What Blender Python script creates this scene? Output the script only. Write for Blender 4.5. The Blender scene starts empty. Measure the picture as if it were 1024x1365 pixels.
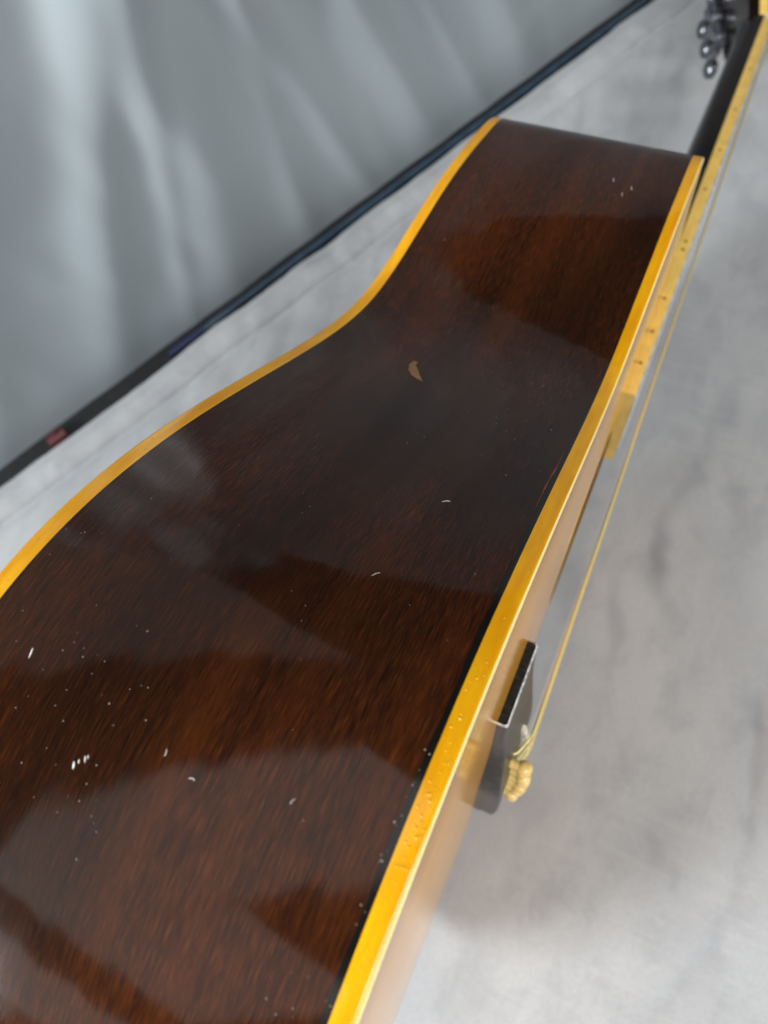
import bpy, bmesh, math, random
import numpy as np
from mathutils import Matrix, Vector
random.seed(7); RNG = np.random.default_rng(11)
SCN = bpy.context.scene
COL = SCN.collection

# ------------------------------------------------------------------ frame
# guitar axes: x from tail to head, y from soundboard (0) to back, z up across the body
SL = 0.156; NN = math.hypot(1, SL)
TILT = Matrix(((1/NN, 0, SL/NN), (0, 1, 0), (-SL/NN, 0, 1/NN)))      # guitar axes -> world axes
ORG = Vector((0.17, 0.0, -0.2021))                                    # where the lower bout touches the cloth
def W(p): return TILT @ (Vector(p) - ORG)

# ------------------------------------------------------------------ camera
CP = (0.1390313, -0.00789758, 0.34858891); YAW, PIT, ROL = 0.55027486, -1.03825751, -0.13614054; FPX = 955.998
fw = Vector((math.cos(PIT)*math.cos(YAW), math.cos(PIT)*math.sin(YAW), math.sin(PIT)))
rt = fw.cross(Vector((0, 0, 1))).normalized(); up = rt.cross(fw)
rr = rt*math.cos(ROL) + up*math.sin(ROL); uu = up*math.cos(ROL) - rt*math.sin(ROL)
rr, uu, ff = TILT @ rr, TILT @ uu, TILT @ fw
cam_d = bpy.data.cameras.new('camera'); cam = bpy.data.objects.new('camera', cam_d); COL.objects.link(cam)
m3 = Matrix((rr, uu, -ff)).transposed()
cam.matrix_world = Matrix.Translation(W(CP)) @ m3.to_4x4()
cam_d.sensor_fit = 'VERTICAL'; cam_d.sensor_height = 36.0; cam_d.lens = FPX/1365*36
cam_d.clip_start = 0.01; cam_d.clip_end = 50
cam_d.dof.use_dof = True; cam_d.dof.focus_distance = 0.195; cam_d.dof.aperture_fstop = 12.0
SCN.camera = cam

# ------------------------------------------------------------------ world and lamps
wd = bpy.data.worlds.new('World'); SCN.world = wd; wd.use_nodes = True
wd.node_tree.nodes['Background'].inputs[0].default_value = (0.93, 0.97, 1.0, 1)
wd.node_tree.nodes['Background'].inputs[1].default_value = 0.06
def lamp(name, loc, target, sx, sy, power, colr=(1, 1, 1), xdir=None):
    d = bpy.data.lights.new(name, 'AREA'); d.shape = 'RECTANGLE'; d.size = sx; d.size_y = sy
    d.energy = power; d.color = colr
    o = bpy.data.objects.new(name, d); COL.objects.link(o)
    z = (Vector(loc) - Vector(target)).normalized()
    x = Vector(xdir) if xdir else Vector((1, 0, 0)); x = (x - z*x.dot(z)).normalized(); y = z.cross(x)
    o.matrix_world = Matrix.Translation(Vector(loc)) @ Matrix((x, y, z)).transposed().to_4x4()
    return o
EDIR = (0.8975, -0.441, 0)
# unseen panels added for reflections on the side, long edge parallel to the curtain
def overhead_panel(name, e, n, se, sn, power):
    """added panel overhead, placed along (e) and across (n) the direction of the table edge"""
    p = (e*0.8975 + n*0.441, -e*0.441 + n*0.8975, 1.60)
    lamp(name, p, (p[0], p[1], 0), se, sn, power, (1, .985, .96), EDIR)
overhead_panel('reflection_panel', -0.85, 0.215, 2.30, 0.39, 3.0)
overhead_panel('reflection_panel', -1.40, -0.175, 1.21, 0.38, 1.55)
overhead_panel('rear_reflection_panel', -3.10, 0.10, 1.05, 1.20, 4.2)
overhead_panel('far_haze_panel', -0.05, 1.18, 1.60, 0.75, 1.5)  # added overhead for the haze reflected in the side
lamp('key_light', (-0.55, -0.95, 1.55), (0.0, -0.15, 0), 1.3, 0.8, 35, (.97, .985, 1), EDIR)
lamp('left_light', (-1.50, 1.13, 0.86), (0.25, 0.40, 0.05), 0.5, 0.5, 80, (.94, .975, 1))
lamp('binding_glint_light', (0.60, -1.20, 0.55), (0.25, 0.0, 0.30), 1.6, 0.12, 4, (1, .985, .96))  # added for a glint along the binding corner
SCN.view_settings.view_transform = 'Standard'; SCN.view_settings.look = 'None'
SCN.view_settings.exposure = 0; SCN.view_settings.gamma = 1
SCN.cycles.max_bounces = 8; SCN.cycles.sample_clamp_indirect = 4

# ------------------------------------------------------------------ helpers
def mesh_obj(name, verts, faces, mat, parent=None, uv=None, smooth=True, off=ORG, sharp=None):
    me = bpy.data.meshes.new(name)
    v = np.asarray(verts, float)
    if off is not None: v = v - np.array(off)
    me.from_pydata([tuple(a) for a in v], [], [tuple(int(i) for i in f) for f in faces])
    if uv is not None:
        l = me.uv_layers.new(name='UVMap'); li = np.zeros(len(me.loops), dtype=np.int32)
        me.loops.foreach_get('vertex_index', li)
        l.data.foreach_set('uv', np.asarray(uv, float)[li].ravel())
    if smooth: me.polygons.foreach_set('use_smooth', [True]*len(me.polygons))
    me.update()
    if sharp: me.set_sharp_from_angle(angle=math.radians(sharp))
    if mat: me.materials.append(mat)
    o = bpy.data.objects.new(name, me); COL.objects.link(o)
    if parent: o.parent = parent
    return o
def grid_faces(nu, nv, closed_v=False, flip=False):
    f = []
    for i in range(nu-1):
        for j in range(nv if closed_v else nv-1):
            a, b = i*nv+j, i*nv+(j+1) % nv; c, d = b+nv, a+nv
            f.append((a, d, c, b) if flip else (a, b, c, d))
    return f
def fix_normals(o):
    bm = bmesh.new(); bm.from_mesh(o.data); bmesh.ops.recalc_face_normals(bm, faces=bm.faces); bm.to_mesh(o.data); bm.free()
    return o
def sweep(name, prof_fn, stations, mat, parent, cap=True, uvfn=None, off=ORG, sharp=35):
    """rings of points, prof_fn(station) -> list of 3-D points, joined as a closed tube"""
    V = []; n = None
    for s in stations:
        r = prof_fn(s); n = len(r); V += r
    F = grid_faces(len(stations), n, True)
    if cap: F += [tuple(range(n))[::-1], tuple((len(stations)-1)*n+k for k in range(n))]
    o = mesh_obj(name, V, F, mat, parent, None, True, off)
    fix_normals(o)
    if sharp: o.data.set_sharp_from_angle(angle=math.radians(sharp))
    return o
def tube(name, pts, rad, mat, parent, n=10, off=ORG):
    pts = [Vector(p) for p in pts]; V = []
    rad = rad if hasattr(rad, '__len__') else [rad]*len(pts)
    t0 = (pts[1]-pts[0]).normalized(); a = t0.orthogonal().normalized()
    for i, p in enumerate(pts):
        t = (pts[min(i+1, len(pts)-1)] - pts[max(i-1, 0)]).normalized()
        a = (a - t*a.dot(t)).normalized(); b = t.cross(a)
        for k in range(n):
            w = 2*math.pi*k/n; V.append(tuple(p + (a*math.cos(w)+b*math.sin(w))*rad[i]))
    F = grid_faces(len(pts), n, True) + [tuple(range(n))[::-1], tuple((len(pts)-1)*n+k for k in range(n))]
    return fix_normals(mesh_obj(name, V, F, mat, parent, None, True, off, sharp=50))
def lathe(name, prof, base, axis, mat, parent, n=20, off=ORG, squash=1.0, sharp=40):
    """prof: (radius, height) list along axis from base"""
    ax = Vector(axis).normalized(); a = ax.orthogonal().normalized(); b = ax.cross(a); base = Vector(base); V = []
    for r, h in prof:
        for k in range(n):
            w = 2*math.pi*k/n; V.append(tuple(base + ax*h + a*(r*math.cos(w)) + b*(r*math.sin(w)*squash)))
    F = grid_faces(len(prof), n, True) + [tuple(range(n))[::-1], tuple((len(prof)-1)*n+k for k in range(n))]
    return fix_normals(mesh_obj(name, V, F, mat, parent, None, True, off, sharp=sharp))
def tag(o, label, cat, kind=None, group=None):
    if label: o['label'] = label
    if cat: o['category'] = cat
    if kind: o['kind'] = kind
    if group: o['group'] = group
    return o

# ------------------------------------------------------------------ materials
class NT:
    def __init__(s, name):
        s.m = bpy.data.materials.new(name); s.m.use_nodes = True; s.t = s.m.node_tree; s.b = s.t.nodes['Principled BSDF']
    def n(s, typ, **kw):
        x = s.t.nodes.new(typ)
        for k, v in kw.items(): setattr(x, k, v)
        return x
    def l(s, a, b): s.t.links.new(a, b)
    def set(s, **kw):
        for k, v in kw.items():
            i = s.b.inputs[k.replace('_', ' ')]
            i.default_value = (*v, 1) if isinstance(v, tuple) and i.type == 'RGBA' else v
        return s
    def coord(s, kind, scale=(1, 1, 1), rot=(0, 0, 0)):
        c = s.n('ShaderNodeTexCoord'); mp = s.n('ShaderNodeMapping'); mp.inputs['Scale'].default_value = scale; mp.inputs['Rotation'].default_value = rot
        s.l(c.outputs[kind], mp.inputs['Vector']); return mp.outputs[0]
    def noise(s, vec, scale=1, detail=3, rough=.55, dist=0.0):
        x = s.n('ShaderNodeTexNoise'); x.inputs['Scale'].default_value = scale; x.inputs['Detail'].default_value = detail
        x.inputs['Roughness'].default_value = rough; x.inputs['Distortion'].default_value = dist
        s.l(vec, x.inputs['Vector']); return x.outputs['Fac']
    def ramp(s, fac, stops):
        x = s.n('ShaderNodeValToRGB'); e = x.color_ramp.elements
        while len(e) < len(stops): e.new(.5)
        for el, (p, c) in zip(e, stops):
            el.position = p; el.color = (*c, 1) if hasattr(c, '__len__') else (c, c, c, 1)
        s.l(fac, x.inputs[0]); return x.outputs[0]
    def mix(s, fac, a, b, mode='MIX'):
        x = s.n('ShaderNodeMix', data_type='RGBA', blend_type=mode)
        for sock, val in ((x.inputs[0], fac), (x.inputs[6], a), (x.inputs[7], b)):
            if hasattr(val, 'links') or hasattr(val, 'is_linked'): s.l(val, sock)
            elif isinstance(val, tuple): sock.default_value = (*val, 1)
            else: sock.default_value = val
        return x.outputs[2]
    def bump(s, h, strength, dist):
        x = s.n('ShaderNodeBump'); x.inputs['Strength'].default_value = strength; x.inputs['Distance'].default_value = dist
        s.l(h, x.inputs['Height']); s.l(x.outputs[0], s.b.inputs['Normal']); return s
    def col(s, c): s.l(c, s.b.inputs['Base Color']); return s

def mat_wood_side():
    t = NT('mahogany')
    big = t.noise(t.coord('UV', (4, 62, 1)), 1, 4, .6, .8)
    huge = t.noise(t.coord('UV', (6, 11, 1)), 1, 2, .5)
    mid = t.noise(t.coord('UV', (18, 640, 1)), 1, 5, .7, .25)
    pore = t.noise(t.coord('UV', (150, 4600, 1)), 1, 3, .65, .15)
    base = t.ramp(big, [(.30, (.0095, .0036, .0018)), (.5, (.024, .0064, .0020)), (.68, (.056, .0138, .0028))])
    m = t.mix(t.ramp(mid, [(.38, 0.0), (.68, .75)]), base, (.048, .0122, .0030))
    m = t.mix(t.ramp(pore, [(.52, 0.0), (.66, .70)]), m, (.125, .031, .0065))
    m = t.mix(t.ramp(pore, [(.34, .70), (.46, 0.0)]), m, (.0060, .0026, .0016))
    m = t.mix(t.ramp(huge, [(.38, .70), (.54, 0.0)]), m, (.0055, .0032, .0020))
    t.col(m); t.set(Roughness=.055, IOR=1.40)
    rb = t.noise(t.coord('UV', (14, 26, 1)), 1, 3); t.l(t.ramp(rb, [(.35, .065), (.7, .11)]), t.b.inputs['Roughness'])
    sm = t.noise(t.coord('UV', (22, 40, 1)), 1, 2)
    fine = t.noise(t.coord('UV', (95, 2600, 1)), 1, 2)
    x = t.n('ShaderNodeMath', operation='MULTIPLY_ADD'); t.l(fine, x.inputs[0]); x.inputs[1].default_value = .012; t.l(sm, x.inputs[2])
    t.bump(x.outputs[0], .35, .0009)
    return t.m
def mat_simple(name, c, rough, metal=0.0, var=0.25, scale=300, bump=0.0, **kw):
    t = NT(name); f = t.noise(t.coord('Object'), scale, 4)
    lo = tuple(max(0, a*(1-var)) for a in c); hi = tuple(min(1, a*(1+var)) for a in c)
    t.col(t.ramp(f, [(.3, lo), (.7, hi)])); t.set(Roughness=rough, Metallic=metal, **kw)
    if bump: t.bump(f, bump, .0005)
    return t.m
def mat_binding():
    t = NT('amber_binding')
    f = t.noise(t.coord('UV', (40, 220, 1)), 1, 4, .6)
    base = t.ramp(f, [(.3, (.69, .280, .002)), (.7, (.86, .425, .004))])
    sp = t.noise(t.coord('UV', (650, 650, 1)), 1, 1)
    patch = t.noise(t.coord('UV', (32, 32, 1)), 1, 2)
    mm = t.n('ShaderNodeMath', operation='MULTIPLY')
    t.l(t.ramp(sp, [(.70, 0.0), (.76, 1.0)]), mm.inputs[0]); t.l(t.ramp(patch, [(.48, 0.0), (.6, .8)]), mm.inputs[1])
    t.col(t.mix(mm.outputs[0], base, (.40, .13, .012)))
    t.set(Roughness=.12, IOR=1.5, Subsurface_Weight=.12, Subsurface_Radius=(.004, .002, .0006), Subsurface_Scale=.3)
    w = t.noise(t.coord('UV', (60, 200, 1)), 1, 3); t.bump(w, .2, .0004)
    return t.m
def mat_top():
    t = NT('sunburst_spruce')
    g = t.noise(t.coord('Object', (6, 1, 700)), 1, 2)
    base = t.ramp(g, [(.3, (.66, .285, .026)), (.7, (.86, .42, .046))])
    burst = t.n('ShaderNodeAttribute', attribute_name='edge')          # sunburst stain follows the rim
    t.col(t.mix(t.ramp(burst.outputs['Fac'], [(.0, 1.0), (.10, .35), (.4, 0.0)]), base, (.30, .095, .012)))
    t.set(Roughness=.08, IOR=1.12); t.bump(t.noise(t.coord('Object', (30, 1, 300)), 1, 2), .12, .0004); return t.m
def mat_velvet():
    t = NT('grey_velvet')
    a = t.noise(t.coord('Object', (7, 11, 1), (0, 0, .5)), 1, 5, .60, .5)
    b = t.noise(t.coord('Object', (22, 34, 1), (0, 0, -.4)), 1, 4, .6, .4)
    c = t.noise(t.coord('Object'), 420, 3, .7)
    d = t.noise(t.coord('Object', (150, 16, 1), (0, 0, -.95)), 1, 2, .5)
    ma = t.mix(t.ramp(a, [(.38, 0.0), (.60, 1.0)]), (.352, .359, .367), (.410, .415, .418))
    mb = t.mix(t.ramp(b, [(.36, .42), (.50, 0.0)]), ma, (.285, .294, .308))
    mk = t.n('ShaderNodeMath', operation='MULTIPLY')
    t.l(t.ramp(d, [(.5, 0.0), (.66, .22)]), mk.inputs[0])
    t.l(t.ramp(t.noise(t.coord('Object', (3.3, 3.3, 1)), 1, 1), [(.56, 0.0), (.64, 1.0)]), mk.inputs[1])
    mb = t.mix(mk.outputs[0], mb, (.46, .465, .465))
    nap = t.n('ShaderNodeAttribute', attribute_name='nap')               # brushed patches of pile, their directional shading put into the colour
    mb = t.mix(nap.outputs['Fac'], mb, (.215, .225, .240))
    mc = t.mix(t.ramp(c, [(.3, .22), (.6, 0.0)]), mb, (.22, .22, .23))
    t.col(mc); t.set(Roughness=.9, Sheen_Weight=.30, Sheen_Roughness=.4, Specular_IOR_Level=.1)
    t.bump(c, .35, .0008); return t.m
def mat_curtain():
    t = NT('grey_satin')
    f = t.noise(t.coord('Object'), 900, 2); g = t.noise(t.coord('Object', (4, 4, 1.2)), 1, 3)
    t.col(t.mix(t.ramp(g, [(.3, 0.0), (.7, 1.0)]), (.252, .292, .314), (.296, .328, .340)))
    t.set(Roughness=.40, Specular_IOR_Level=.65, Sheen_Weight=.2); t.bump(f, .15, .0004); return t.m
def mat_bridge():
    t = NT('dark_rosewood')
    f = t.noise(t.coord('Object', (900, 300, 120)), 1, 4, .7)
    t.col(t.ramp(f, [(.35, (.006, .006, .007)), (.6, (.022, .021, .020)), (.78, (.075, .055, .038))]))
    t.set(Roughness=.30, Specular_IOR_Level=.28); t.bump(f, .35, .0005); return t.m

M_side = mat_wood_side(); M_bind = mat_binding(); M_top = mat_top(); M_velvet = mat_velvet(); M_curt = mat_curtain(); M_bridge = mat_bridge()
M_black = mat_simple('black_lacquer', (.006, .0055, .004), .12, var=.3)
M_neck = mat_simple('dark_neck_lacquer', (.008, .0045, .003), .16, Specular_IOR_Level=.12, var=.5, scale=60)
M_fb = mat_simple('fingerboard_rosewood', (.035, .018, .010), .4, var=.5, scale=150, bump=.2)
M_fbind = mat_simple('aged_cream_binding', (.80, .52, .125), .14, var=.10, scale=120, bump=.08)
M_khaki = mat_simple('khaki_cream', (.52, .40, .12), .25, var=.12, scale=200)  # duller tone for the fingerboard end
M_ivory = mat_simple('aged_ivory', (.84, .58, .20), .22, var=.22, scale=260, bump=.25)
M_saddle = mat_simple('bone_white', (.76, .70, .55), .3, var=.1)
M_bronze = mat_simple('bronze_winding', (.86, .70, .26), .42, .55, var=.15, scale=2500, bump=.2)
M_steel = mat_simple('plain_steel', (.85, .85, .84), .4, .6, var=.05)
M_chrome = mat_simple('nickel_plate', (.20, .21, .23), .30, 1.0, var=.25, scale=80)
M_dot = mat_simple('tortoise_dot', (.16, .07, .015), .3, var=.3)
M_lint = mat_simple('pale_lint', (.80, .78, .74), .8, var=.1)
M_dust = mat_simple('grey_dust', (.46, .43, .38), .8, var=.4, scale=900)
M_crescent = mat_simple('tan_mark', (.24, .115, .036), .35, var=.35, scale=700)
M_rod = mat_simple('blue_grey_enamel', (.028, .050, .075), .25, var=.25, scale=60)
M_navy = mat_simple('navy_tape', (.008, .014, .055), .4, var=.2)
M_red = mat_simple('dull_red_plastic', (.085, .014, .017), .6, var=.3)
M_table = mat_simple('black_laminate', (.010, .010, .011), .5, var=.3, scale=120)
M_edge_glint = mat_simple('cream_edge_highlight', (.97, .80, .34), .2, var=.06, scale=200)
M_pale_edge = mat_simple('pale_edge', (.42, .42, .42), .4, var=.6, scale=700)
M_brown = mat_simple('brown_edge_stain', (.16, .040, .010), .2, var=.35)

# ------------------------------------------------------------------ body outline (half width against length)
L = 0.508; SCALE = 0.6286; XS0 = L - SCALE/2**(14/12); NUT = XS0 + SCALE
XK = np.array([0.06, .12, .18, .24, .29, .33, .37, .41, .45, .48, .50]); ZK = np.array([.1596, .1952, .2017, .1813, .1569, .1433, .144, .1471, .1443, .1298, .0959])
def nat_spline(xk, yk, x):
    n = len(xk); h = np.diff(xk); A = np.zeros((n, n)); b = np.zeros(n); A[0, 0] = A[-1, -1] = 1
    for i in range(1, n-1):
        A[i, i-1] = h[i-1]; A[i, i] = 2*(h[i-1]+h[i]); A[i, i+1] = h[i]; b[i] = 6*((yk[i+1]-yk[i])/h[i]-(yk[i]-yk[i-1])/h[i-1])
    Mm = np.linalg.solve(A, b); i = np.clip(np.searchsorted(xk, x)-1, 0, n-2); d = x-xk[i]; H = h[i]
    return yk[i]+d*((yk[i+1]-yk[i])/H-H*(2*Mm[i]+Mm[i+1])/6)+Mm[i]*d*d/2+(Mm[i+1]-Mm[i])*d**3/(6*H)
xm = np.linspace(.06, .497, 120)
pts = [(0, 0), (.0015, .03), (.006, .06), (.015, .092), (.028, .120), (.043, .1425)] + list(zip(xm, nat_spline(XK, ZK, xm))) + [(.5045, .078), (.5075, .055), (.508, .03), (.508, .0)]
P2 = np.array(pts, float)
def resample(P, n):
    # chordal natural spline through the points, then even spacing
    t = np.concatenate([[0], np.cumsum(np.hypot(*np.diff(P, axis=0).T))]); tt = np.linspace(0, t[-1], 4000)
    Q = np.stack([nat_spline(t, P[:, 0], tt), nat_spline(t, P[:, 1], tt)], 1)
    s = np.concatenate([[0], np.cumsum(np.hypot(*np.diff(Q, axis=0).T))]); ss = np.linspace(0, s[-1], n)
    return np.stack([np.interp(ss, s, Q[:, 0]), np.interp(ss, s, Q[:, 1])], 1), ss
NO = 340
UP, S_UP = resample(P2, NO); UP[0] = (0, 0); UP[-1] = (L, 0)
OUT = np.concatenate([UP, (UP[1:-1]*[1, -1])[::-1]]); SARC = np.concatenate([S_UP, S_UP[-1] + (S_UP[-1]-S_UP[1:-1][::-1])])
TAN = np.roll(OUT, -1, 0) - np.roll(OUT, 1, 0); TAN /= np.linalg.norm(TAN, axis=1)[:, None]
NRM = np.stack([-TAN[:, 1], TAN[:, 0]], 1)                            # outward for the upper half (towards +z)
D0, D1, BT, BB = .12065, .09884, .00484, .00503
def depth(x): return D0 + (D1-D0)*x/L
NR = len(OUT)
def rim_strip(name, prof_fn, mat, parent, thickness=True, sel=None, uvs=1.0, sharp=None):
    """prof_fn(i) -> list of (outward, y); a closed cross-section swept round the outline"""
    V = []; U = []; n = None; idx = list(range(NR)) if sel is None else list(sel); closed = sel is None
    for i in idx:
        pr = prof_fn(i); n = len(pr)
        for (q, y) in pr:
            V.append((OUT[i, 0]+NRM[i, 0]*q, y, OUT[i, 1]+NRM[i, 1]*q)); U.append((SARC[i], y+q))
    F = grid_faces(len(idx), n, True)
    if closed:
        k = (len(idx)-1)*n
        for j in range(n): a, b = k+j, k+(j+1) % n; F.append((a, b, (j+1) % n, j))
    else: F += [tuple(range(n)), tuple((len(idx)-1)*n+k for k in range(n))]
    return fix_normals(mesh_obj(name, V, F, mat, parent, U, True, sharp=sharp))

# ------------------------------------------------------------------ the guitar
guitar = bpy.data.objects.new('acoustic_guitar', None); COL.objects.link(guitar); guitar.empty_display_size = .05
guitar.matrix_world = TILT.to_4x4()
tag(guitar, 'acoustic guitar standing on its side on grey velvet, dark brown with amber binding', 'guitar')

rim_strip('side', lambda i: [(0, BT+.0004), (0, depth(OUT[i, 0])*.35), (0, depth(OUT[i, 0])*.65), (0, depth(OUT[i, 0])-BB), (-.0025, depth(OUT[i, 0])-BB), (-.0025, BT+.0004)], M_side, guitar, sharp=40)
def round_corner(r, n, q1, y1, sy):
    # quarter round at the outer corner: outward q1, plate side at y1; sy = +1 when the plate face is towards -y
    return [(q1 - r + r*math.cos(a), y1 + sy*(r - r*math.sin(a))) for a in np.linspace(0, math.pi/2, n)]
def prof_top(i): return [(.0001, BT)] + round_corner(.0012, 6, .0001, -.0001, 1) + [(-.0020, -.0001), (-.0020, BT)]
def prof_back(i):
    d = depth(OUT[i, 0]); return [(.0001, d-BB)] + round_corner(.0011, 6, .0001, d+.0001, -1) + [(-.0018, d+.0001), (-.0018, d-BB)]
cut = [i for i in range(NR) if not (OUT[i, 0] > .5055 and abs(OUT[i, 1]) < .0262)]
k0 = cut.index(next(i for i in cut if i > 0 and (i-1) not in cut and i-1 >= 0)) if any((i-1) not in cut for i in cut if i > 0) else 0
tb = rim_strip('top_binding', prof_top, M_bind, guitar, sel=cut[k0:]+cut[:k0], sharp=40)
tb.data.materials.append(M_edge_glint); nseg = 9
for pl in tb.data.polygons:                                           # pale highlight painted along the outer arris
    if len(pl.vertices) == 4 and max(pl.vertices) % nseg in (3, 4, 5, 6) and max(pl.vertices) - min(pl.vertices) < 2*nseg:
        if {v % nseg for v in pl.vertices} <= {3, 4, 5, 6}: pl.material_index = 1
rim_strip('back_binding', prof_back, M_bind, guitar, sharp=40)
wv = lambda i: .0005 + .0010*max(0, min(1, (.36-OUT[i, 0])/.16))*(OUT[i, 1] > 0) + .00018*math.sin(SARC[i]*210)*math.sin(SARC[i]*77)
rim_strip('purfling', lambda i: [(.00004, BT), (.00004, BT+wv(i)), (-.001, BT+wv(i)), (-.001, BT)], M_black, guitar, sharp=30)
rim_strip('back_purfling', lambda i: [(.00004, depth(OUT[i, 0])-BB-.0005), (.00004, depth(OUT[i, 0])-BB), (-.001, depth(OUT[i, 0])-BB), (-.001, depth(OUT[i, 0])-BB-.0005)], M_black, guitar, sharp=30)
rim_strip('top_purfling', lambda i: [(-.0020, .0006), (-.0020, -.00006), (-.0026, -.00006), (-.0026, .0006)], M_black, guitar)

# plates: lightly domed sheets between the two halves of the outline
DOME = .0022
def plate(name, side, mat, hole=None):
    nv = 61; V = []; E = []
    inset = .0026 if side < 0 else .0018
    cols = UP.copy(); n_up = NRM[:NO]; ci = cols - n_up*inset; ci[0] = (inset, 0); ci[-1] = (L-inset, 0)
    ci[:, 0] = np.maximum.accumulate(ci[:, 0])
    for i in range(NO):
        x, z = ci[i]; z = max(z, 0)
        for v in np.linspace(-1, 1, nv):
            rise = DOME*(1-v*v)*min(1, z/.11)
            y = -rise if side < 0 else depth(x)+rise
            V.append((x, y, z*v)); E.append(min((1-abs(v))*z/.08, 1))
    V = np.array(V); F = grid_faces(NO, nv)
    if hole:
        hx, hr = hole; c = V[:, [0, 2]] - [hx, 0]; r = np.hypot(*c.T)
        inside = r < hr; F = [f for f in F if not all(inside[list(f)])]
        used = {k for f in F for k in f if inside[k]}
        for k in used:
            s = hr/max(r[k], 1e-6); V[k, 0] = hx + c[k, 0]*s; V[k, 2] = c[k, 1]*s
    o = fix_normals(mesh_obj(name, V, F, mat, guitar)); a = o.data.attributes.new('edge', 'FLOAT', 'POINT'); a.data.foreach_set('value', E)
    bm = bmesh.new(); bm.from_mesh(o.data); bmesh.ops.delete(bm, geom=[v for v in bm.verts if not v.link_faces], context='VERTS'); bm.to_mesh(o.data); bm.free()
    return o
plate('soundboard', -1, M_top, (.352, .0505)); plate('back', 1, M_side)
def ring(r0, r1, name, mat, y):
    n = 72; V = []
    for r, yy in ((r0, y), (r0, y-.0002), (r1, y-.0002), (r1, y)):
        V += [(.352+r*math.cos(2*math.pi*k/n), yy, r*math.sin(2*math.pi*k/n)) for k in range(n)]
    fix_normals(mesh_obj(name, V, grid_faces(4, n, True), mat, guitar, sharp=40))
ring(.0545, .0575, 'rosette', M_fbind, -.0020)

def drape(x, z):
    zz = np.interp(x, UP[:, 0], UP[:, 1]); v = min(1, abs(z)/max(zz, .01)); return -DOME*(1-v*v)*min(1, zz/.11)

# ---- neck, fingerboard
def hw(x): return .0215 + (NUT-x)/SCALE*2*.0065
FBE = XS0 + SCALE/2**(20.55/12); FT = .0072
def neck_ring(x):
    w = hw(x)-.0002; d = .0165 + (NUT-x)*.010
    if x > NUT-.03: d += (x-NUT+.03)*.06
    pts_ = []
    if x < .53:
        k = max(0, (.53-x)/.03); k = min(1, k)**1.6; d = d + (.086-d)*k
    for a in np.linspace(0, math.pi, 17):
        e = math.copysign(abs(math.cos(a))**(.8), math.cos(a)); pts_.append((x, d*math.sin(a)**.85 + .0002, w*e))
    return pts_
sweep('neck', neck_ring, np.concatenate([np.linspace(.5085, .54, 12), np.linspace(.55, NUT+.004, 30)]), M_neck, guitar)
def fb_ring(x):
    w = hw(x)-.0018; return [(x, 0 if x > .508 else drape(x, w), w), (x, -FT, w), (x, -FT-.0006, w*.4), (x, -FT-.0006, -w*.4), (x, -FT, -w), (x, 0 if x > .508 else drape(x, -w), -w)]
fb = sweep('fingerboard', fb_ring, np.linspace(FBE, NUT-.0005, 60), M_fb, guitar, sharp=20)
for sg in (1, -1):
    def bind_ring(x, sg=sg):
        w = hw(x); y0 = .0002; return [(x, y0, sg*(w-.0018)), (x, y0, sg*w), (x, -FT+.0006, sg*w), (x, -FT-.0001, sg*(w-.0006)), (x, -FT-.0001, sg*(w-.0018))]
    b = sweep('fingerboard_binding', bind_ring, np.linspace(FBE, NUT-.0005, 40), M_fbind, fb, sharp=60)
sweep('fingerboard_end', lambda q: [(FBE-q, 0, hw(FBE)), (FBE-q, -FT, hw(FBE)), (FBE-q, -FT-.0004, 0), (FBE-q, -FT, -hw(FBE)), (FBE-q, 0, -hw(FBE))], [0, .0018], M_khaki, fb, sharp=20)
def dot_x(n): return XS0 + SCALE*(2**(-(n-1)/12)+2**(-n/12))/2
for n in (3, 5, 7, 9, 12, 15, 17, 19):
    for dx in ((-.0042, .0042) if n == 12 else (0,)):
        x = dot_x(n)+dx; lathe('side_dot', [(.0011, 0), (.0011, .0003)], (x, -FT*.52, hw(x)-.0001), (0, 0, 1), M_dot, fb, 10)
for n in range(1, 21):
    x = XS0 + SCALE/2**(n/12); w = hw(x)-.0035
    tube('fret', [(x, -FT-.0003, -w), (x, -FT-.0008, -w*.4), (x, -FT-.0008, w*.4), (x, -FT-.0003, w)], .0009, M_steel, fb, 6)
sweep('nut', lambda z: [(NUT-.0004, .0, z), (NUT-.0004, -FT-.0022, z), (NUT+.0044, -FT-.0012, z), (NUT+.0044, .0, z)], np.linspace(-.0218, .0218, 5), M_saddle, guitar, sharp=25)

# ---- headstock, tilted back
HA = math.radians(16); hx, hy = math.cos(HA), math.sin(HA)
def hs(s, q, z): return (NUT+.0045 + s*hx + q*hy*-1, -.002 + s*hy + q*hx, z)    # s along, q back from the face
def hs_w(s): return float(np.interp(s, [0, .012, .03, .06, .12, .165, .178, .186], [.0220, .0255, .0335, .0365, .0395, .0415, .0375, .020]))
head = sweep('headstock', lambda s: [hs(s, .0003, hs_w(s)-.0014), hs(s, 0, hs_w(s)-.002), hs(s, 0, -hs_w(s)+.002), hs(s, .0003, -hs_w(s)+.0014), hs(s, .0145, -hs_w(s)+.0014), hs(s, .0150, -hs_w(s)+.002), hs(s, .0150, hs_w(s)-.002), hs(s, .0145, hs_w(s)-.0014)],
             np.linspace(0, .186, 44), M_neck, guitar, sharp=35)
for sg in (1, -1):
    sweep('headstock_binding', lambda s, sg=sg: [hs(s, -.0003, sg*(hs_w(s)-.0015)), hs(s, -.0003, sg*(hs_w(s)-.0003)), hs(s, .0003, sg*hs_w(s)), hs(s, .0065, sg*hs_w(s)), hs(s, .0065, sg*(hs_w(s)-.0015))], np.linspace(0, .180, 44), M_fbind, head, sharp=60)
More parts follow.
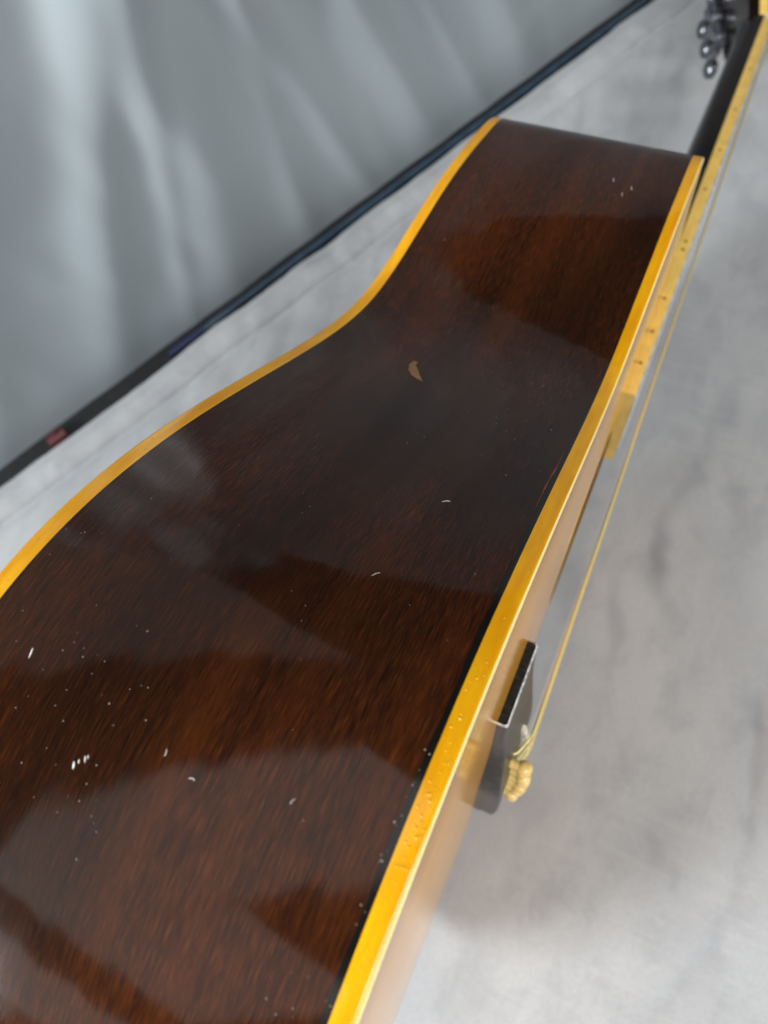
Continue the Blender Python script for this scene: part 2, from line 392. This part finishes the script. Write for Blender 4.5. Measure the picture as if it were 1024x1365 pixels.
sweep('truss_rod_cover', lambda s: [hs(s, -.0002, .011-.05*(s-.004)), hs(s, -.0022, .010-.05*(s-.004)), hs(s, -.0022, -.010+.05*(s-.004)), hs(s, -.0002, -.011+.05*(s-.004))], np.linspace(.004, .060, 8), M_black, head, sharp=30)
TUN = []
for sg in (1, -1):
    for s in (.050, .090, .130):
        z0 = sg*(hs_w(s)-.014); w_ = hs_w(s)
        def hp(ds, q, z): return hs(s+ds, q, z)
        hou = lathe('tuning_machine', [(.0060, 0), (.0072, .0006), (.0074, .0070), (.0066, .0092), (.0040, .0102)], hp(0, .0150, z0), Vector(hs(0, 1, 0))-Vector(hs(0, 0, 0)), M_chrome, guitar, 20)
        tube('tuner_shaft', [hp(.0, .0205, z0+sg*.006), hp(.0, .0205, sg*(w_+.0055))], [.0030, .0024], M_chrome, hou, 12)
        tube('tuner_collar', [hp(.0, .0205, sg*(w_-.0035)), hp(.0, .0205, sg*(w_+.001))], .0042, M_chrome, hou, 14)
        rr_ = []
        for zz, ra in ((0, .0020), (.0015, .0052), (.005, .0082), (.010, .0088), (.0145, .0070), (.0170, .0030)):
            rr_.append((zz, ra*1.10))
        V = []
        for zz, ra in rr_:
            for k in range(16):
                a = 2*math.pi*k/16; V.append(hp(ra*math.cos(a), .0205+ra*.70*math.sin(a), sg*(w_+.0055+zz)))
        fix_normals(mesh_obj('tuner_button', V, grid_faces(len(rr_), 16, True)+[tuple(range(16)), tuple(5*16+k for k in range(16))], M_chrome, hou, None, True, sharp=60))
        post_top = hp(0, -.012, z0)
        lathe('string_post', [(.0050, 0), (.0050, .0016), (.0030, .0018), (.0027, .0065), (.0030, .0105), (.0026, .0118)], hp(0, 0, z0), Vector(hs(0, -1, 0))-Vector(hs(0, 0, 0)), M_chrome, hou, 14)
        TUN.append((sg, s, z0))

# ---- bridge with bone saddle and six pins
XA, XB, BZ = .2035, .2365, .098
def b_th(z): u = min(1, abs(z)/.092); return .0042 + .0066*(1-u*u*(3-2*u))
def b_xa(z): u = min(1, max(0, (abs(z)-.018)/.052)); return XA - .0105*(1-u*u*(3-2*u))
def bridge_ring(z):
    e = max(0, .0007-(BZ-abs(z))); t = b_th(z)-e; xa, xb = b_xa(z)+e, XB-e; c = .0007
    ym = drape(.22, z)*.9
    return [(xa, ym+.0006, z), (xa, ym-t+c, z), (xa+c, ym-t, z), (xb-c, ym-t, z), (xb, ym-t+c, z), (xb, ym+.0006, z)]
zs = np.concatenate([[-BZ, -BZ+.0007], np.linspace(-BZ+.004, BZ-.004, 54), [BZ-.0007, BZ]])
bridge = sweep('bridge', bridge_ring, zs, M_bridge, guitar, sharp=28)
bridge.data.materials.append(M_pale_edge)
for pl in bridge.data.polygons:                                       # paler arrises at the two ends
    if len(pl.vertices) == 4 and pl.area < 4e-5 and abs(pl.center[2]+ORG.z) > BZ-.0006: pl.material_index = 1
YB = lambda z: drape(.22, z)*.9 - b_th(z)
SADX = .2225
sweep('saddle', lambda z: [(SADX-.0014, YB(z)+.001, z), (SADX-.0014, YB(z)-.0038+20*abs(z)**2*.1, z), (SADX, YB(z)-.0043+20*abs(z)**2*.1, z), (SADX+.0014, YB(z)-.0038+20*abs(z)**2*.1, z), (SADX+.0014, YB(z)+.001, z)], np.linspace(-.0355, .0355, 15), M_saddle, bridge, sharp=50)
PZ = [.0305 - .0122*k for k in range(6)]; PINX = .2085
PIN_PROF = [(.0021, -.001), (.0023, .0034), (.0026, .0040), (.0034, .0048), (.0037, .0064), (.0034, .0080), (.0026, .0091), (.0012, .0096)]
for k, z in enumerate(PZ):
    r = (1.0, .88, 1.02, .86, .96, .9)[k]; tl = Vector(((-.02, -.16, .04, -.14, .02, -.1)[k], -1, random.uniform(-.08, .08)))
    lathe('bridge_pin', [(a*r, b) for a, b in PIN_PROF], (PINX+random.uniform(-.0006, .0006), YB(z)+.0004, z), tl, M_ivory, bridge, 18, sharp=60)
RAD = [.00062, .00050, .00042, .00034, .00024, .00018]
for k, z in enumerate(PZ):
    sg, s, z0 = sorted([t_ for t_ in TUN if t_[0] == (1 if k < 3 else -1)], key=lambda t_: t_[1])[k if k < 3 else 5-k]
    zn = .0180 - .0072*k; ys = YB(z)-.0046; yn = -FT-.0026
    path = [(PINX+.0028, YB(z)+.0005, z), (PINX+.0048, YB(z)-.0012, z)] + [(SADX-.003+.001*j, ys+.0012-.0004*j, z) for j in range(2)] + [(SADX, ys, z)]
    path += [(SADX + (NUT-SADX)*q, ys + (yn-ys)*q, z + (zn-z)*q) for q in np.linspace(.02, 1, 24)]
    path += [hs(s*.5, -.005, zn + (z0-zn)*.5), hs(s, -.0070, z0+.0028*(1 if z0 < 0 else -1))]
    tube('string', path, RAD[k], M_bronze if k < 4 else M_steel, guitar, 8)
    tube('string_winding', [Vector(hs(s, -.0070+.0009*j*.25, z0)) + Vector((.0034*math.cos(j*1.26), 0, .0034*math.sin(j*1.26))) for j in range(16)], RAD[k], M_bronze if k < 4 else M_steel, guitar, 6)

# ---- marks and dirt on the upper side
def side_pt(x, y, lift=0.0):
    i = int(np.argmin(abs(UP[:, 0]-x) + 10*(UP[:, 1] < .08))); return Vector((OUT[i, 0]+NRM[i, 0]*lift, y, OUT[i, 1]+NRM[i, 1]*lift)), Vector((TAN[i, 0], 0, TAN[i, 1])), Vector((NRM[i, 0], 0, NRM[i, 1])), i
def blob(V, F, x, y, a, b, ang, h, n=7):
    """a low mound (long a, wide b) lying on the side at x, y"""
    c, t, nr, _ = side_pt(x, y); i0 = UP[:, 0]; 
    zf = lambda xx: float(np.interp(xx, UP[:, 0], UP[:, 1]))
    k = len(V); ca, sa = math.cos(ang), math.sin(ang)
    def P(u, w, lift):
        ds, dy = u*ca - w*sa, u*sa + w*ca; xx = x + ds*t.x; p = Vector((xx, y+dy, zf(xx))); return tuple(p + nr*lift)
    V.append(P(0, 0, h))
    for j in range(n):
        w = 2*math.pi*j/n; q = 1+random.uniform(-.25, .25); V.append(P(a*math.cos(w)*q, b*math.sin(w)*q, .00002))
    for j in range(n): F.append((k, k+1+j, k+1+(j+1) % n))
V, F = [], []
def spot(x0, x1, y0, y1, n, r0, r1, el=1.5):
    for _ in range(n):
        r = random.uniform(r0, r1)*random.random()**.5 + .00005; blob(V, F, random.uniform(x0, x1), random.uniform(y0, y1), r*random.uniform(1, el), r, random.uniform(0, 3.1), r*.7, 5)
spot(.125, .16, .060, .092, 30, .00003, .00009)
spot(.112, .124, .0062, .017, 14, .00003, .00008)
spot(.105, .47, .008, .105, 60, .00003, .00008)
spot(.24, .33, .010, .050, 34, .00003, .00009)
spot(.15, .20, .07, .11, 14, .00003, .00008)
spot(.112, .17, .0055, .0070, 24, .00005, .00013)
dust = mesh_obj('dust', V, F, M_dust, guitar, None, False); dust['kind'] = 'stuff'
SCUFFS = [(.1356, .0711, .0005, .00012, .4), (.1366, .0701, .0007, .00013, .4), (.1346, .0718, .0007, .00021, .4), (.1372, .0697, .0004, .00010, .4),
          (.4301, .0321, .0014, .00013, .3), (.427, .0235, .0018, .00010, .3), (.421, .0260, .0014, .00010, .2), (.1500, .094, .0012, .00016, .2)]
V, F = [], []
for (x, y, a, b, g) in SCUFFS:
    blob(V, F, x, y, a, b, g, .00006, 8)
scuff = mesh_obj('scuff_mark', V, F, M_lint, guitar, None, False); scuff['kind'] = 'stuff'
zf = lambda xx: float(np.interp(xx, UP[:, 0], UP[:, 1]))
for (x, y, ln, ang, cv, r) in [(.1445, .0545, .0015, .2, .5, .00006), (.1425, .0470, .0014, 1.7, .8, .00008), (.2300, .0285, .0024, 2.2, .4, .00005), (.147, .0265, .0014, 2.8, .5, .00005), (.199, .0335, .0022, 2.5, .3, .00004)]:
    pth = []
    for q in np.linspace(-.5, .5, 9):
        a = ang + cv*q; xx = x + ln*q*math.cos(a); pth.append((xx, y + ln*q*math.sin(a), zf(xx) + .00012 + .0003*(.25-q*q)))
    tube('lint_fibre', pth, [r*.5]+[r]*7+[r*.4], M_lint, guitar, 5)
# tan crescent mark, slightly raised
V, F = [], []
OUTER = [(.2984, .0690), (.2951, .0690), (.2915, .0676), (.2887, .0651), (.2873, .0625), (.2864, .0602)]
INNER = [(.2983, .0672), (.2960, .0668), (.2932, .0648), (.2908, .0633), (.2886, .0616), (.2864, .0600)]
for k, (a, b) in enumerate(zip(OUTER, INNER)):
    for e in (0, .12, .5, .88, 1):
        x_ = a[0]+(b[0]-a[0])*e + random.uniform(-.0002, .0002)*(e in (0, 1)); V.append((x_, a[1]+(b[1]-a[1])*e, zf(x_) + (.00003 if e in (0, 1) else .00011)))
mesh_obj('tan_crescent', V, grid_faces(6, 5), M_crescent, guitar)
# flaked strip of bare wood beside the black line
V, F = [], []
for q in np.linspace(0, 1, 16):
    x_ = .238 + .034*q; yy = BT + wv(int(np.argmin(abs(UP[:, 0]-x_)))) + .0006; w_ = .00022*math.sin(math.pi*q)*(1+.5*math.sin(q*23))
    for e in (1, 0, -1): V.append((x_, yy + w_*e, zf(x_) + (.00009 if e == 0 else .00002)))
mesh_obj('lacquer_flake', V, grid_faces(16, 3), M_brown, guitar)
# blisters in the amber binding
V, F = [], []
def dome(x, y, r):
    k = len(V); z0 = zf(x)+.0001; n = 8; c, t, nr, _ = side_pt(x, y)
    V.append(tuple(Vector((x, y, z0)) + nr*r*.75))
    for (f, h) in ((.55, .6), (.9, .3), (1.08, -.05)):
        for j in range(n):
            a = 2*math.pi*j/n; xx = x + r*f*math.cos(a)*t.x; V.append(tuple(Vector((xx, y + r*f*math.sin(a), zf(xx)+.0001)) + nr*(r*h)))
    for j in range(n): F.append((k, k+1+j, k+1+(j+1) % n))
    for m_ in range(2):
        for j in range(n): a, b = k+1+m_*n+j, k+1+m_*n+(j+1) % n; F.append((a, a+n, b+n, b))
for _ in range(70): dome(random.gauss(.160, .016), random.uniform(.0012, .0043), random.uniform(.00012, .00030))
for _ in range(14): dome(random.uniform(.115, .135), random.uniform(.0012, .0043), random.uniform(.00008, .0002))
bl = fix_normals(mesh_obj('binding_blister', V, F, M_bind, guitar, [(v[0], v[1]) for v in V], True)); bl['kind'] = 'stuff'

# ------------------------------------------------------------------ cloth, table, curtain
E0 = np.array([.1175, .494]); ED = np.array([.8975, -.441]); EN = np.array([.441, .8975])     # edge of the cloth: point, direction, outward
def vnoise(X, Y, seed, cell):
    r = np.random.default_rng(seed).random((64, 64)); x, y = X/cell, Y/cell
    xi, yi = np.floor(x).astype(int), np.floor(y).astype(int); fx, fy = x-xi, y-yi; fx = fx*fx*(3-2*fx); fy = fy*fy*(3-2*fy)
    g = lambda a, b: r[a % 64, b % 64]
    return (g(xi, yi)*(1-fx)+g(xi+1, yi)*fx)*(1-fy) + (g(xi, yi+1)*(1-fx)+g(xi+1, yi+1)*fx)*fy - .5
s = np.concatenate([np.arange(-1.0, -.05, .008), np.arange(-.05, .55, .0032), np.arange(.55, 1.5, .006)])
t = np.concatenate([np.arange(-1.5, -.72, .010), np.arange(-.72, -.30, .0032), np.arange(-.30, -.16, .006), np.arange(-.16, -.05, .003), np.arange(-.05, .0005, .0011)])
Sg, Tg = np.meshgrid(s, t, indexing='ij')
inn = np.clip((-Tg-.03)/.05, 0, 1)
Z = (vnoise(Sg, Tg, 1, .09)*.0022 + vnoise(Sg, Tg, 2, .035)*.0010)*inn - .0011*inn
wr = vnoise(Sg+Tg*.9, Tg*.3-Sg*.2, 3, .035)*.0040 + vnoise(Sg-Tg*1.3, Tg*.4, 4, .022)*.0022
Z += wr*np.exp(-((Tg+.085)/.045)**2)
hem = np.clip(1-np.abs(Tg+.0150)/.0155, 0, 1)
Z += .0065*np.sqrt(hem)*(1+.35*vnoise(Sg, Tg*0, 5, .03)) - .0022*np.exp(-((Tg+.0325)/.0026)**2) + .0022*np.exp(-((Tg+.044)/.009)**2)
Z += vnoise(Sg, Tg, 6, .010)*.0006*(Tg > -.035)
Z = np.where(Tg > -.0012, -.0022, Z)
Tw = Tg + (vnoise(Sg, Sg*0, 7, .05)*.003 + vnoise(Sg, Sg*0, 8, .016)*.0010)*np.clip(1+Tg/.1, 0, 1)
XY = E0[None, None] + Sg[..., None]*ED + Tw[..., None]*EN
V = np.concatenate([XY, Z[..., None]], 2).reshape(-1, 3)
nap = np.zeros_like(Sg)
for (px, py, rx, ry, an, am) in [(.345, -.071, .030, .008, -.2, .55), (.332, -.109, .022, .008, .3, .5), (.286, -.062, .034, .007, .1, .6), (.265, -.066, .030, .006, .25, .5), (.211, -.050, .034, .008, .35, .55), (.221, -.012, .03, .010, .2, .4), (.404, -.077, .028, .008, -.1, .4), (.074, -.118, .014, .007, .5, .4), (.060, -.135, .010, .006, .2, .4), (.186, -.158, .02, .006, .6, .35), (.52, -.10, .05, .015, .4, .3), (.75, -.06, .08, .02, .2, .25), (.45, .32, .02, .006, -.6, .4), (.30, .36, .014, .004, -.3, .4), (.19, .42, .02, .006, -.4, .35)]:
    dx, dy = XY[..., 0]-px + vnoise(XY[..., 0], XY[..., 1], 21, .012)*.010, XY[..., 1]-py + vnoise(XY[..., 0], XY[..., 1], 22, .012)*.008
    ca, sa = math.cos(an), math.sin(an); nap += am*np.exp(-(((dx*ca+dy*sa)/rx)**2 + ((dy*ca-dx*sa)/ry)**2)**1.5)
CRE = np.array([(.20, -.155), (.117, -.170), (.074, -.173), (.037, -.169), (-.001, -.153), (-.034, -.135), (-.09, -.10)])
dmin = np.full(Sg.shape, 9.0)
for a, b in zip(CRE[:-1], CRE[1:]):
    ab = b-a; tt = np.clip(((XY-a)@ab)/(ab@ab), 0, 1); dmin = np.minimum(dmin, np.hypot(*np.moveaxis(XY - a - tt[..., None]*ab, 2, 0)))
dmin = dmin + vnoise(XY[..., 0], XY[..., 1], 23, .008)*.003
nap += .42*np.exp(-(dmin/.0040)**2)*(.6+.8*vnoise(XY[..., 0], XY[..., 1], 24, .02))
Z -= .0012*np.exp(-(dmin/.004)**2)
V = np.concatenate([XY, Z[..., None]], 2).reshape(-1, 3)
cloth = mesh_obj('velvet_cloth', V, grid_faces(len(s), len(t)), M_velvet, None, off=None)
cloth.data.attributes.new('nap', 'FLOAT', 'POINT').data.foreach_set('value', np.clip(nap*.75, 0, 1).ravel().astype(np.float32))
tag(cloth, 'mottled grey velvet cloth spread over the table under the guitar, hem along its far edge', 'cloth')
sol = cloth.modifiers.new('thickness', 'SOLIDIFY'); sol.thickness = .0012; sol.offset = -1

def edge_pt(s_, t_, z_): q = E0 + ED*s_ + EN*t_; return (q[0], q[1], z_)
def slab(name, s0, s1, t0, t1, z0, z1, mat):
    c = [edge_pt(a, b, z) for z in (z0, z1) for a, b in ((s0, t0), (s1, t0), (s1, t1), (s0, t1))]
    o = mesh_obj(name, c, [(0, 3, 2, 1), (4, 5, 6, 7), (0, 1, 5, 4), (1, 2, 6, 5), (2, 3, 7, 6), (3, 0, 4, 7)], mat, None, None, False, None)
    bm = bmesh.new(); bm.from_mesh(o.data); bmesh.ops.bevel(bm, geom=bm.edges[:], offset=.003, segments=2, affect='EDGES'); bm.to_mesh(o.data); bm.free(); return o
tbl = slab('tabletop', -1.05, 1.55, -1.55, .060, -.040, -.0050, M_table); tbl['kind'] = 'structure'

cu_s = np.arange(-1.2, 1.7, .005); cu_z = np.concatenate([np.arange(-.10, .12, .006), np.arange(.12, .75, .010)])
Sg, Zg = np.meshgrid(cu_s, cu_z, indexing='ij')
FAN = [(.02, .030, .8, .62), (.16, .026, .9, .55), (.300, .036, 1.1, .16), (.245, .012, .35, .3), (.392, .016, .6, -.05), (.47, .013, .7, -.42), (.56, .020, 1.1, -.50), (.63, .011, .5, -.6), (.70, .022, 1.0, -.6), (.83, .03, 1.0, -.6), (.95, .03, .8, -.5), (1.1, .07, 1, -.2), (1.4, .07, 1, 0), (-.12, .04, .9, .6), (-.3, .06, 1, .5), (-.6, .07, 1, .4), (-.95, .06, 1, .4)]
T = np.zeros_like(Sg)
for c, w, a, fan in FAN:
    u = Sg - (c + fan*Zg*.8); g = np.exp(-(u/(w*1.25*(.8+.8*np.clip(Zg, 0, 1))))**2); T += -.026*a*g*np.clip(.06+3.2*Zg, .04, 1.1)
T += vnoise(Sg*1.0+Zg*.25, Zg*.25, 9, .05)*.010*np.clip(.05+Zg*3, .04, 1) + vnoise(Sg+Zg*.3, Zg*.3, 10, .02)*.0022*np.clip(.2+Zg*6, .1, 1)
T += .026 + .05*np.clip(Zg, 0, 1)
XY = E0[None, None] + Sg[..., None]*ED + T[..., None]*EN
V = np.concatenate([XY, Zg[..., None]], 2).reshape(-1, 3)
curtain = mesh_obj('curtain', V, grid_faces(len(cu_s), len(cu_z)), M_curt, None, off=None)
tag(curtain, 'grey satin curtain hanging in soft folds behind the table edge', 'curtain')
sol = curtain.modifiers.new('thickness', 'SOLIDIFY'); sol.thickness = .001

rod = bpy.data.objects.new('rod', None); COL.objects.link(rod); rod.location = edge_pt(.42, .010, -.005)
tag(rod, 'thin blue grey rod lying in the dark gap between curtain and cloth', 'rod')
loc = np.array(rod.location)
R_ = .0033
tube('rod_tube', [edge_pt(a, .0105, -.0050+R_) for a in np.linspace(.245, .95, 12)], R_, M_rod, rod, 16, off=loc)
tube('rod_end', [edge_pt(a, .0105, -.0050+R_+.0002) for a in (.205, .21, .24, .246)], [.0030, R_, R_+.0003, R_+.0003], M_navy, rod, 16, off=loc)
c0 = edge_pt(.075, .012, -.005)
peg = bpy.data.objects.new('clip', None); COL.objects.link(peg); peg.location = c0
tag(peg, 'small dull red plastic clip lying in the dark gap below the curtain, left side', 'clip')
sweep('clip_body', lambda a: [edge_pt(.075+a+dx, .012+dt, zz) for dx, dt, zz in ((0, -.006, -.005), (0, -.0055, .001), (0, -.002, .0035), (0, .003, .0030), (0, .006, -.001), (0, .006, -.005))], np.linspace(-.009, .009, 6), M_red, peg, off=np.array(c0), sharp=30)
tube('clip_hinge', [edge_pt(.075, .0125, .0025), edge_pt(.075, .0125, .0055)], .0022, M_red, peg, 10, off=np.array(c0))
